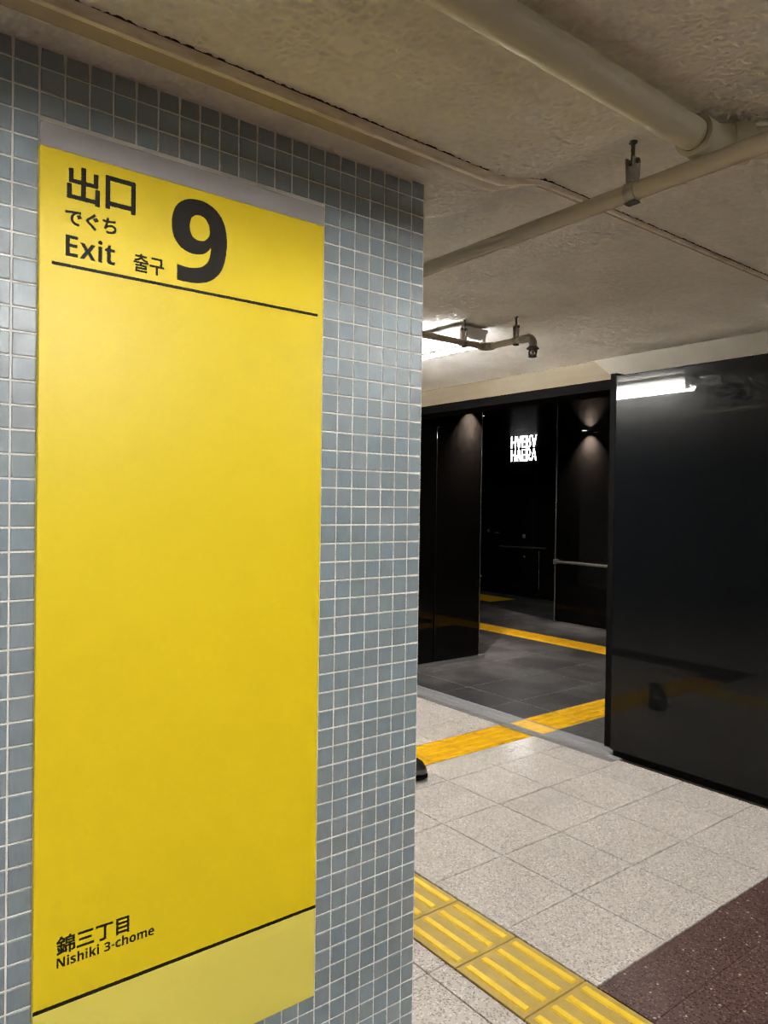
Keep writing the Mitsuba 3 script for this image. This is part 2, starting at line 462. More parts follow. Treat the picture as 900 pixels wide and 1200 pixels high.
put('wall_left__return_tiles', cat(*ret), TILE[0])
say('wall_left__return_tiles', 'blue-grey tiles round the corner of the wall', kind='stuff')

# ------------------------------------------------------------------ ceiling: slab at 2.55 m, a dropped panel at the tiled wall, an added raised bay behind the photographer, its skewed edge shading the wall top
ZC = 2.55
put('ceiling', cat(prism([(-4.1, -.28), (4.16, -1.10), (4.16, 9.0), (-4.1, 9.0)], 2, ZC, ZC + .4), box(-4.1, 4.16, -4.1, -2.1, ZC, ZC + .4), box(-4.1, 4.16, -2.2, -.2, 2.68, 2.95)), 'mat_stucco')
say('ceiling', 'rough sprayed tan ceiling of the passage', 'ceiling', kind='structure')
dx1, dy0, dy1 = 1.545, 1.160, 4.4
pts = [(-4.05, dy0, ZT), (dx1, dy0, ZT), (-4.05, dy1, ZT), (dx1, dy1, ZT), (-4.05, dy0 - .17, ZC + .002), (dx1 + .17, dy0 - .17, ZC + .002), (-4.05, dy1 + .1, ZC + .002), (dx1 + .17, dy1 + .1, ZC + .002)]
put('ceiling__drop_panel', trimesh.convex.convex_hull(np.array(pts)), 'mat_stucco')
say('ceiling__drop_panel', 'slightly lower ceiling panel with sloping sides above the tiled wall')
bs('mat_ceiling_smooth', pr((.80, .77, .70), .75, .3))


def under(x, y):
    """Height of the bare ceiling: 2.55 m, and the dropped panel with its sloping sides."""
    k = np.maximum(np.maximum((x - dx1) / .17, (dy0 - y) / .17), 0)
    return ZT + (ZC - ZT) * np.minimum(k, 1)


def sprayed(x0, x1, y0, y1, step, amp, seed):
    """A field of sprayed render hanging 1 mm and more below the bare ceiling."""
    nx, ny = int(round((x1 - x0) / step)) + 1, int(round((y1 - y0) / step)) + 1
    x, y = np.meshgrid(np.linspace(x0, x1, nx), np.linspace(y0, y1, ny), indexing='ij')
    q = np.stack([x, y, x * 0], -1)
    q = q + .003 * np.stack([meshkit.noise(q * 60, 3) - .5, meshkit.noise(q * 60, 4) - .5, x * 0], -1)
    f = .62 * meshkit.noise(q * 108, seed) + .38 * meshkit.noise(q * 200, seed + 1)
    t = np.clip((f - .38) / .22, 0, 1)
    big = meshkit.noise(q * 2.6, 9)
    z = under(x, y) - .0012 - amp * (.55 + .6 * big) * t * t * (3 - 2 * t)
    if x0 < .9 < x1:
        near_cover = np.hypot(x - .855, y - 1.245)
        z = np.where(near_cover < .034, under(x, y) - .0012, z)
    v = np.stack([x, y, z], -1).reshape(-1, 3)
    i, j = np.meshgrid(np.arange(nx - 1), np.arange(ny - 1), indexing='ij')
    a = (i * ny + j).ravel()
    f = np.vstack([np.stack([a, a + 1, a + ny], 1), np.stack([a + 1, a + ny + 1, a + ny], 1)])
    return v, f


put('ceiling__stucco', sprayed(-.7, 2.30, .40, 2.40, .0036, .0050, 11), 'mat_spray', smooth=True)
put('ceiling__stucco', sprayed(2.30, 4.135, .30, 5.2, .0066, .0046, 11), 'mat_spray', smooth=True)
put('ceiling__stucco', sprayed(1.2, 2.30, 2.40, 5.2, .0066, .0046, 11), 'mat_spray', smooth=True)
for k in ('ceiling__stucco', 'ceiling__stucco_001', 'ceiling__stucco_002'):
    say(k, 'rough sprayed render on the ceiling', kind='stuff')
put('ceiling__cover_plate', trimesh.creation.cylinder(.030, .004, sections=32, transform=trimesh.transformations.translation_matrix((.855, 1.245, ZT - .0004))), 'mat_ceiling_smooth')
say('ceiling__cover_plate', 'smooth round blank cover')

# raceway along the ceiling
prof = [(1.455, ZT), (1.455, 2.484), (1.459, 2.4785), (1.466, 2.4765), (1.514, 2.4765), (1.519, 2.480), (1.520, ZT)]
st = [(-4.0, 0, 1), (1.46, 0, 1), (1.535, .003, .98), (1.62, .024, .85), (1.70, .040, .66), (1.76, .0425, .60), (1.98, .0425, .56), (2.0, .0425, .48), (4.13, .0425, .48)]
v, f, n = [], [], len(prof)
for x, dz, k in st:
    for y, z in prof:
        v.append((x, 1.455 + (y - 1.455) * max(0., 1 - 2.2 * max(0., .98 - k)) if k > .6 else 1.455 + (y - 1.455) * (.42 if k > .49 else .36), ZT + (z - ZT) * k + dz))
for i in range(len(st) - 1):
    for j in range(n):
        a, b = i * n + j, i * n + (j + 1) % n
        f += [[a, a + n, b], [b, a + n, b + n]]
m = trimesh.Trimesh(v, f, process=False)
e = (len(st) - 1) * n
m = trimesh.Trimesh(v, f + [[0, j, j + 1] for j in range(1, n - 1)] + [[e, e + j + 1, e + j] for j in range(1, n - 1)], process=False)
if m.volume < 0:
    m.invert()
put('trim_1', m, 'mat_trim_shaded', smooth=40)
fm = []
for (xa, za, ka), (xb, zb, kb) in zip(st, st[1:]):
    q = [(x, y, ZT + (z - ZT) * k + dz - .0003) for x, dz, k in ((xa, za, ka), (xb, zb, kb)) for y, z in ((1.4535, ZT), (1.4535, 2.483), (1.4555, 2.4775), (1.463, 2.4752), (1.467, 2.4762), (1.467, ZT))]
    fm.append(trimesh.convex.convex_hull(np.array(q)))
put('trim_1__lit_face', cat(*fm), 'mat_trim_lit', smooth=30)  # separate strip that carries the painted lit tone of the near face
say('trim_1__lit_face', 'rounded near edge of the raceway, its lit tone put into the colour')
say('trim_1', 'tan cable raceway running along the ceiling and bending up over the edge of the lower panel', 'raceway', kind='structure')
gap = [(-4.0, ZT), (1.46, ZT), (1.535, ZT + .003), (1.62, ZT + .022), (1.70, ZT + .038), (1.76, ZC), (4.13, ZC)]
gm = []
for (xa, za), (xb, zb) in zip(gap, gap[1:]):
    q = np.array([(x, y, z + dz) for x, z in ((xa, za), (xb, zb)) for y in (1.4525, 1.456) for dz in (-.006, .002)])
    gm.append(trimesh.convex.convex_hull(q))
put('trim_1__joint', cat(*gm), 'mat_dark_gap')
say('trim_1__joint', 'dark open joint beside the raceway')

# ------------------------------------------------------------------ right side: black panel wall, header beam, lintel
put('wall_right__core', box(3.985, 4.10, -4.1, 2.735, 0, 2.38), 'mat_black_matte')
put('wall_right__panel', bevel(3.940, 3.984, -1.2, 2.735, .045, 2.386, .003), 'mat_black_gloss')
put('wall_right__panel', bevel(3.940, 3.984, -4.05, -1.206, .045, 2.386, .003), 'mat_black_gloss')
put('wall_right__plinth', box(3.960, 3.985, -4.05, 2.725, 0, .045), 'mat_black_matte')
put('wall_right__jamb', bevel(3.945, 4.112, 2.737, 2.782, .05, 2.405, .002), 'mat_black_matte')
say('wall_right', 'glossy black wall panel beside the lobby opening, mirroring a ceiling tube', 'wall', kind='structure')
put('trim_2', prism([(2.86, 2.405), (2.876, 2.412), (3.045, ZC), (-4.05, ZC), (-4.05, 2.395), (2.86, 2.395)], 0, 4.115, 4.16), 'mat_plaster_light')
say('trim_2', 'pale plastered beam face above the black panel', 'beam', kind='structure')
put('trim_3', box(4.14, 4.40, 2.70, 9.0, 2.411, ZC), 'mat_plaster')
say('trim_3', 'streaky tan header beam above the lobby opening', 'beam', kind='structure')
put('trim_4', bevel(4.142, 4.395, 2.782, 8.9, 2.344, 2.411, .003), 'mat_black_matte')
say('trim_4', 'thin black lintel under the tan header beam', 'lintel', kind='structure')

# ------------------------------------------------------------------ lobby
ZL = 2.548
put('ceiling_lobby', box(4.39, 10.3, -1.0, 11.0, ZL, ZL + .1), 'mat_black_ceiling')
say('ceiling_lobby', 'glossy black lobby ceiling that mirrors the lit letters', 'ceiling', kind='structure')
put('wall_lobby', cat(box(4.12, 10.3, 10.25, 10.4, 0, 2.9), box(4.12, 10.3, -1.1, -1.0, 0, 2.9), box(9.68, 9.9, -1.0, 10.25, 0, 2.9)), 'mat_black_matte')
say('wall_lobby', 'black back wall of the lobby', 'wall', kind='structure')

put('pillar__core', box(4.145, 5.315, 5.281, 6.24, 0, ZL), 'mat_black_matte')
put('pillar__panel', bevel(4.145, 4.690, 5.258, 5.280, .045, ZL - .002, .002), 'mat_black_panel')
put('pillar__panel', bevel(4.708, 5.312, 5.258, 5.280, .045, ZL - .002, .002), 'mat_black_panel')
put('pillar__side_panel', bevel(5.316, 5.324, 5.28, 6.24, .045, ZL - .002, .002), 'mat_black_panel')
put('pillar__plinth', box(4.145, 5.40, 5.262, 5.281, 0, .04), 'mat_joint_dark')
put('pillar__edge_strip', tube([(5.318, 5.262, .05), (5.318, 5.262, ZL - .004)], .0055, 12), 'mat_steel_edge', smooth=40)
say('pillar', 'black panelled pillar beside the tiled wall corner, lit by a downlight', 'pillar', kind='structure')
say('pillar__edge_strip', 'thin bright metal corner strip')

put('pillar_001__core', box(7.975, 8.60, 4.2, 6.43, 0, ZL), 'mat_black_matte')
put('pillar_001__panel', bevel(7.948, 7.974, 4.2, 6.425, .02, ZL - .002, .002), 'mat_black_panel')
put('pillar_001__edge_strip', tube([(7.955, 6.438, .0), (7.955, 6.438, ZL - .004)], .013, 16), 'mat_steel_edge', smooth=40)
say('pillar_001', 'black pillar with a metal handrail at the back right of the lobby', 'pillar', kind='structure')
say('pillar_001__edge_strip', 'metal corner strip mirroring the lit letters')

# handrail on the far pillar
rail = np.vstack([[(7.95, 6.40, .815)], arc((7.90, 6.37, .815), (0, 1, 0), (-1, 0, 0), .03, 0, math.pi / 2, 6), [(7.87, 4.3, .815)]])
put('handrail__bar', tube(rail, .019, 16), 'mat_chrome', smooth=40)
put('handrail__bracket', bevel(7.86, 7.95, 6.375, 6.405, .782, .848, .004), 'mat_chrome')
put('handrail__bracket', bevel(7.86, 7.95, 4.60, 4.63, .782, .848, .004), 'mat_chrome')
say('handrail', 'metal handrail on the black pillar at the back right of the lobby', 'handrail')

# dark glass front at the back of the lobby
GX = 9.60
put('door_1__pane', bevel(GX, GX + .012, 8.365, 9.29, .12, 2.53, .002), 'mat_black_glass')
put('door_1__pane', bevel(GX, GX + .012, 9.31, 10.24, .12, 2.53, .002), 'mat_black_glass')
put('door_1__pane', bevel(GX, GX + .012, 6.9, 8.14, .12, 2.53, .002), 'mat_black_glass')
put('door_1__pane', bevel(GX, GX + .012, 4.0, 6.88, .12, 2.53, .002), 'mat_black_glass')
put('door_1__post', bevel(GX - .035, GX + .06, 8.15, 8.355, 0, 2.546, .003), 'mat_black_matte')
put('door_1__bottom_rail', bevel(GX - .02, GX + .06, 4.0, 8.148, 0, .118, .003), 'mat_black_matte')
put('door_1__bottom_rail', bevel(GX - .02, GX + .06, 8.357, 10.24, 0, .118, .003), 'mat_black_matte')
put('door_1__stile', bevel(GX - .006, GX + .03, 9.292, 9.308, .12, 2.53, .001), 'mat_black_matte')
hb = put('door_1__added_rail', tube([(GX - .05, 7.92, .862), (GX - .05, 8.98, .842)], .014, 14), 'mat_chrome', smooth=40)  # bar added on the door for a handrail that shows in the glass
put('door_1__added_rail__bracket', tube([(GX - .05, 8.10, .858), (GX + .004, 8.10, .858)], .009, 10), 'mat_chrome', smooth=40)
put('door_1__added_rail__bracket', tube([(GX - .05, 8.93, .843), (GX + .004, 8.93, .843)], .009, 10), 'mat_chrome', smooth=40)
put('door_1__call_plate', bevel(GX - .012, GX, 8.42, 8.475, 1.01, 1.075, .002), 'mat_galvanised')
put('door_1__lock', trimesh.creation.icosphere(2, .018).apply_translation((GX - .02, 8.42, .69)), 'mat_chrome', smooth=True)
put('door_1__lever', bevel(GX - .03, GX - .014, 9.02, 9.12, 1.066, 1.085, .003), 'mat_chrome')
put('door_1__latch', bevel(GX - .02, GX, 9.275, 9.31, 1.08, 1.13, .003), 'mat_chrome')
put('door_1__foot_bolt', trimesh.creation.icosphere(2, .022).apply_translation((GX - .02, 9.46, .27)), 'mat_chrome', smooth=True)
put('door_1__door_pull', tube([(GX - .05, 8.07, .16), (GX - .05, 8.07, .80)], .008, 10), 'mat_steel_edge', smooth=40)
say('door_1', 'dark glass doors and their frame at the back of the lobby, under the lit letters', 'glass door', kind='structure')

# ------------------------------------------------------------------ enclosing walls that only bounce light
put('wall_back', box(-4.2, 4.2, -4.3, -4.1, 0, 3.0), 'mat_wall_dark')
say('wall_back', 'dark wall of the passage behind the photographer', 'wall', kind='structure')
put('wall_far_left', box(-4.3, -4.1, -4.3, 9.1, 0, 3.0), 'mat_wall_grey')
say('wall_far_left', 'grey wall at the far left end of the passage', 'wall', kind='structure')
put('wall_front', box(-4.3, 4.12, 8.95, 9.1, 0, 2.9), 'mat_wall_grey')
say('wall_front', 'grey wall behind the tiled wall', 'wall', kind='structure')

